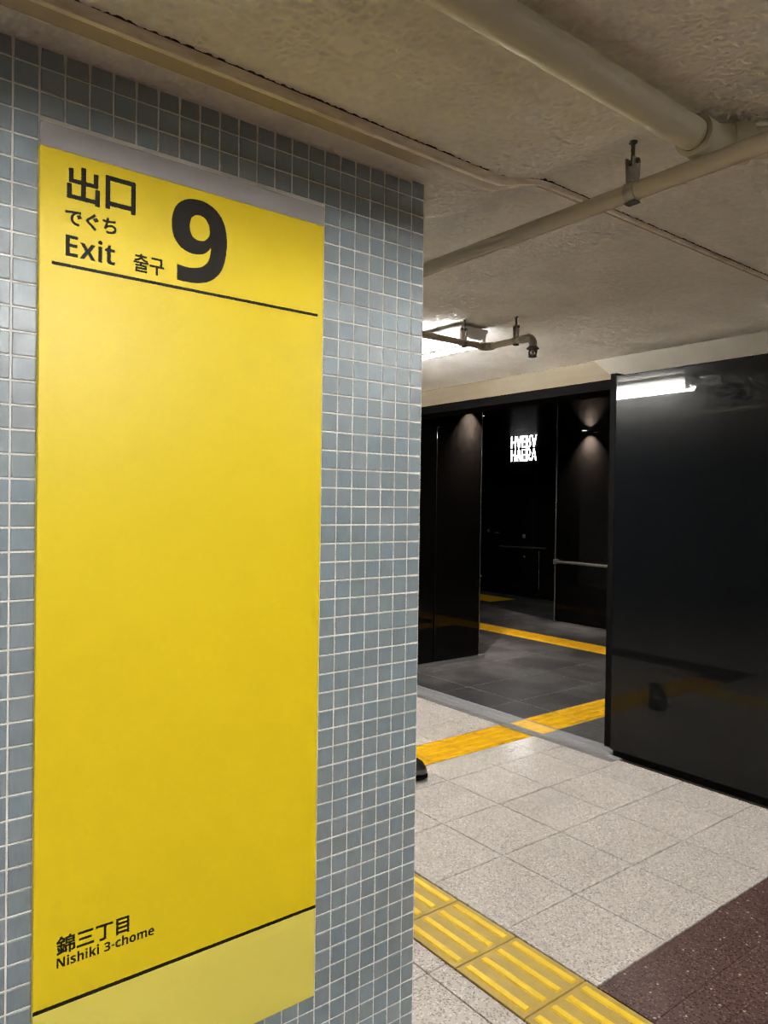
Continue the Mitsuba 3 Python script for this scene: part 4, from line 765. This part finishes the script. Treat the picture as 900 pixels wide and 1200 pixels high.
batten('ceiling_lamp', 2.810, 3.485, 1.27, 1, 2.528, 1.5)
say('ceiling_lamp', 'lit fluorescent ceiling lamp with white housing behind the sprinkler pipe', 'ceiling lamp')
batten('ceiling_lamp_001', .9, -1.25, 1.27, 0, 2.68, 1.35)
say('ceiling_lamp_001', 'fluorescent ceiling lamp in the added bay behind the photographer', 'ceiling lamp')
batten('ceiling_lamp_002', -1.6, -1.25, 1.27, 0, 2.68, 1.35)
say('ceiling_lamp_002', 'second fluorescent ceiling lamp far behind the photographer', 'ceiling lamp')

batten('ceiling_lamp_003', 2.810, 6.4, 1.27, 1, 2.528, 1.0)  # unseen lamp, added to brighten the passage floor and ceiling
say('ceiling_lamp_003', 'unseen fluorescent lamp added behind the tiled wall to brighten floor and ceiling', 'ceiling lamp')
batten('ceiling_lamp_004', 2.810, -.2, 1.27, 1, 2.528, .34)  # unseen lamp, added so that low light brings out the ceiling relief
say('ceiling_lamp_004', 'unseen fluorescent lamp added above the brown floor for grazing light on the ceiling', 'ceiling lamp')


def downlight(key, x, y, label, power, cut=52, aim=None):
    put(f'{key}__ring', trimesh.creation.annulus(.038, .048, .004, sections=28).apply_translation((x, y, ZL - .002)), 'mat_black_matte')
    put(f'{key}__lens', trimesh.creation.cylinder(.030, .002, sections=24, transform=trimesh.transformations.translation_matrix((x, y, ZL - .0015))), 'mat_lamp_glass', emit=(4., 3.4, 2.9))
    scene[f'{key}_beam'] = {'type': 'spot', 'to_world': T().look_at(origin=[x, y, ZL - .01], target=list(aim or (x, y, 0)), up=[.3, .9, .1]), 'intensity': rgb(power, power * .86, power * .74), 'cutoff_angle': float(cut), 'beam_width': float(cut * .12)}
    say(key, label, 'downlight')


downlight('downlight', 5.14, 5.135, 'small recessed downlight in front of the nearer black pillar', DOWN_W * 3.2, 40, (5.14, 5.26, 2.27))
downlight('downlight_001', 7.83, 5.90, 'small recessed downlight in front of the black pillar with the handrail', DOWN_W * 3.2, 44, (7.95, 5.90, 2.27))
downlight('downlight_002', 5.75, 5.70, 'small recessed downlight above the middle of the dark lobby floor', DOWN_W * .75)
downlight('downlight_003', 6.2, 3.6, 'small recessed downlight above the dark floor behind the black panel', DOWN_W * .75)

# ------------------------------------------------------------------ shoe behind the tiled corner
def shoe_mesh():
    sec = []   # along the shoe: s (0 heel .. 1 toe), half width, top height, floor lift
    for s, w, zt, lift in [(0, .028, .085, .004), (.06, .040, .105, .002), (.2, .044, .110, 0), (.4, .043, .102, .002), (.6, .052, .088, 0), (.75, .056, .078, 0), (.86, .052, .070, .001), (.94, .040, .058, .003), (.985, .022, .040, .008), (1.0, .006, .026, .014)]:
        ring = []
        for a in np.linspace(0, 2 * math.pi, 25)[:-1]:
            ca, sa = math.cos(a), math.sin(a)
            y = w * np.sign(ca) * abs(ca) ** .7
            z = lift + (zt - lift) * (.5 + .5 * np.sign(sa) * abs(sa) ** (.62 if sa < 0 else .9))
            ring.append((s * .31 - .31, y, z))
        sec.append(ring)
    v = np.array(sec).reshape(-1, 3); n = 24; f = []
    for i in range(len(sec) - 1):
        for j in range(n):
            q = [i * n + j, i * n + (j + 1) % n, (i + 1) * n + (j + 1) % n, (i + 1) * n + j]
            f += [[q[0], q[1], q[2]], [q[0], q[2], q[3]]]
    k = len(v); v = np.vstack([v, v[:n].mean(0), v[-n:].mean(0)])
    for j in range(n):
        f += [[k, (j + 1) % n, j], [k + 1, k - n + j, k - n + (j + 1) % n]]
    m = trimesh.Trimesh(v, f, process=True)
    if m.volume < 0:
        m.invert()
    return m


rot = trimesh.transformations.rotation_matrix(math.atan2(-.61, .79), [0, 0, 1])
tip = trimesh.transformations.translation_matrix((2.755, 3.125, 0))


def shoe_part(m, lift=.0064):
    m.apply_transform(tip @ rot @ trimesh.transformations.translation_matrix((0, 0, lift)) @ np.diag([1.05, 1.32, 1.6, 1]))
    return m


def lobed(sections, n=24):
    """A closed skin through sections (x, half width, z low, z high)."""
    v = []
    for x, w, z0, z1 in sections:
        for a in np.linspace(0, 2 * math.pi, n + 1)[:-1]:
            ca, sa = math.cos(a), math.sin(a)
            v.append((x, w * np.sign(ca) * abs(ca) ** .75, z0 + (z1 - z0) * (.5 + .5 * np.sign(sa) * abs(sa) ** (.5 if sa < 0 else .85))))
    f = []
    for i in range(len(sections) - 1):
        for j in range(n):
            q = [i * n + j, i * n + (j + 1) % n, (i + 1) * n + (j + 1) % n, (i + 1) * n + j]
            f += [[q[0], q[1], q[2]], [q[0], q[2], q[3]]]
    k = len(v); e = k - n
    v += [np.mean(v[:n], 0), np.mean(v[e:k], 0)]
    for j in range(n):
        f += [[k, (j + 1) % n, j], [k + 1, e + j, e + (j + 1) % n]]
    m = trimesh.Trimesh(v, f, process=False)
    if m.volume < 0:
        m.invert()
    return m


up = [(-.300, .024, .014, .060), (-.292, .034, .012, .082), (-.270, .038, .012, .092), (-.235, .038, .012, .088), (-.200, .037, .012, .086), (-.165, .039, .012, .093), (-.135, .042, .012, .089), (-.105, .047, .012, .078), (-.075, .050, .012, .068), (-.045, .048, .012, .062), (-.022, .038, .012, .053), (-.008, .024, .013, .042), (-.001, .010, .016, .030)]
put('shoe__upper', shoe_part(lobed(up)), 'mat_shoe', smooth=True)
so = [(-.306, .020, 0, .013), (-.298, .034, 0, .013), (-.26, .041, 0, .013), (-.20, .040, .003, .013), (-.14, .044, .002, .013), (-.08, .0535, 0, .013), (-.045, .0515, 0, .013), (-.018, .041, .001, .013), (-.002, .026, .002, .013), (.005, .010, .003, .013)]
put('shoe__sole', shoe_part(lobed(so)), 'mat_black_matte', smooth=40)
put('shoe__heel', shoe_part(prism([(-.30, -.030), (-.285, -.038), (-.235, -.038), (-.235, .038), (-.285, .038), (-.30, .030)], 2, 0, .006)), 'mat_black_matte')
collar = [(-.235 + .055 * math.cos(a), .033 * math.sin(a), .088 + .006 * math.cos(a)) for a in np.linspace(0, 2 * math.pi, 25)]
put('shoe__collar', shoe_part(tube(collar, .005, 8, caps=False)), 'mat_shoe', smooth=40)
put('shoe__opening', shoe_part(lobed([(-.284, .010, .080, .0925), (-.265, .027, .080, .0935), (-.235, .031, .080, .0945), (-.205, .026, .080, .0945), (-.188, .010, .080, .0935)], 16)), 'mat_black_matte', smooth=True)
put('shoe__toe_cap', shoe_part(tube([(-.062, .050 * math.cos(a), .014 + .0525 * math.sin(a)) for a in np.linspace(.05, math.pi - .05, 17)], .0016, 8)), 'mat_black_matte', smooth=40)
for k in range(4):
    x = -.170 + .017 * k
    put('shoe__lace', shoe_part(tube([(x, .020 * c, .0945 - .0035 * c * c - (x + .165) * .17 * (x > -.165)) for c in (-1, -.5, 0, .5, 1)], .0024, 8)), 'mat_black_matte', smooth=40)
say('shoe', 'shiny black shoe toe peeping out from behind the tiled wall corner', 'shoe')
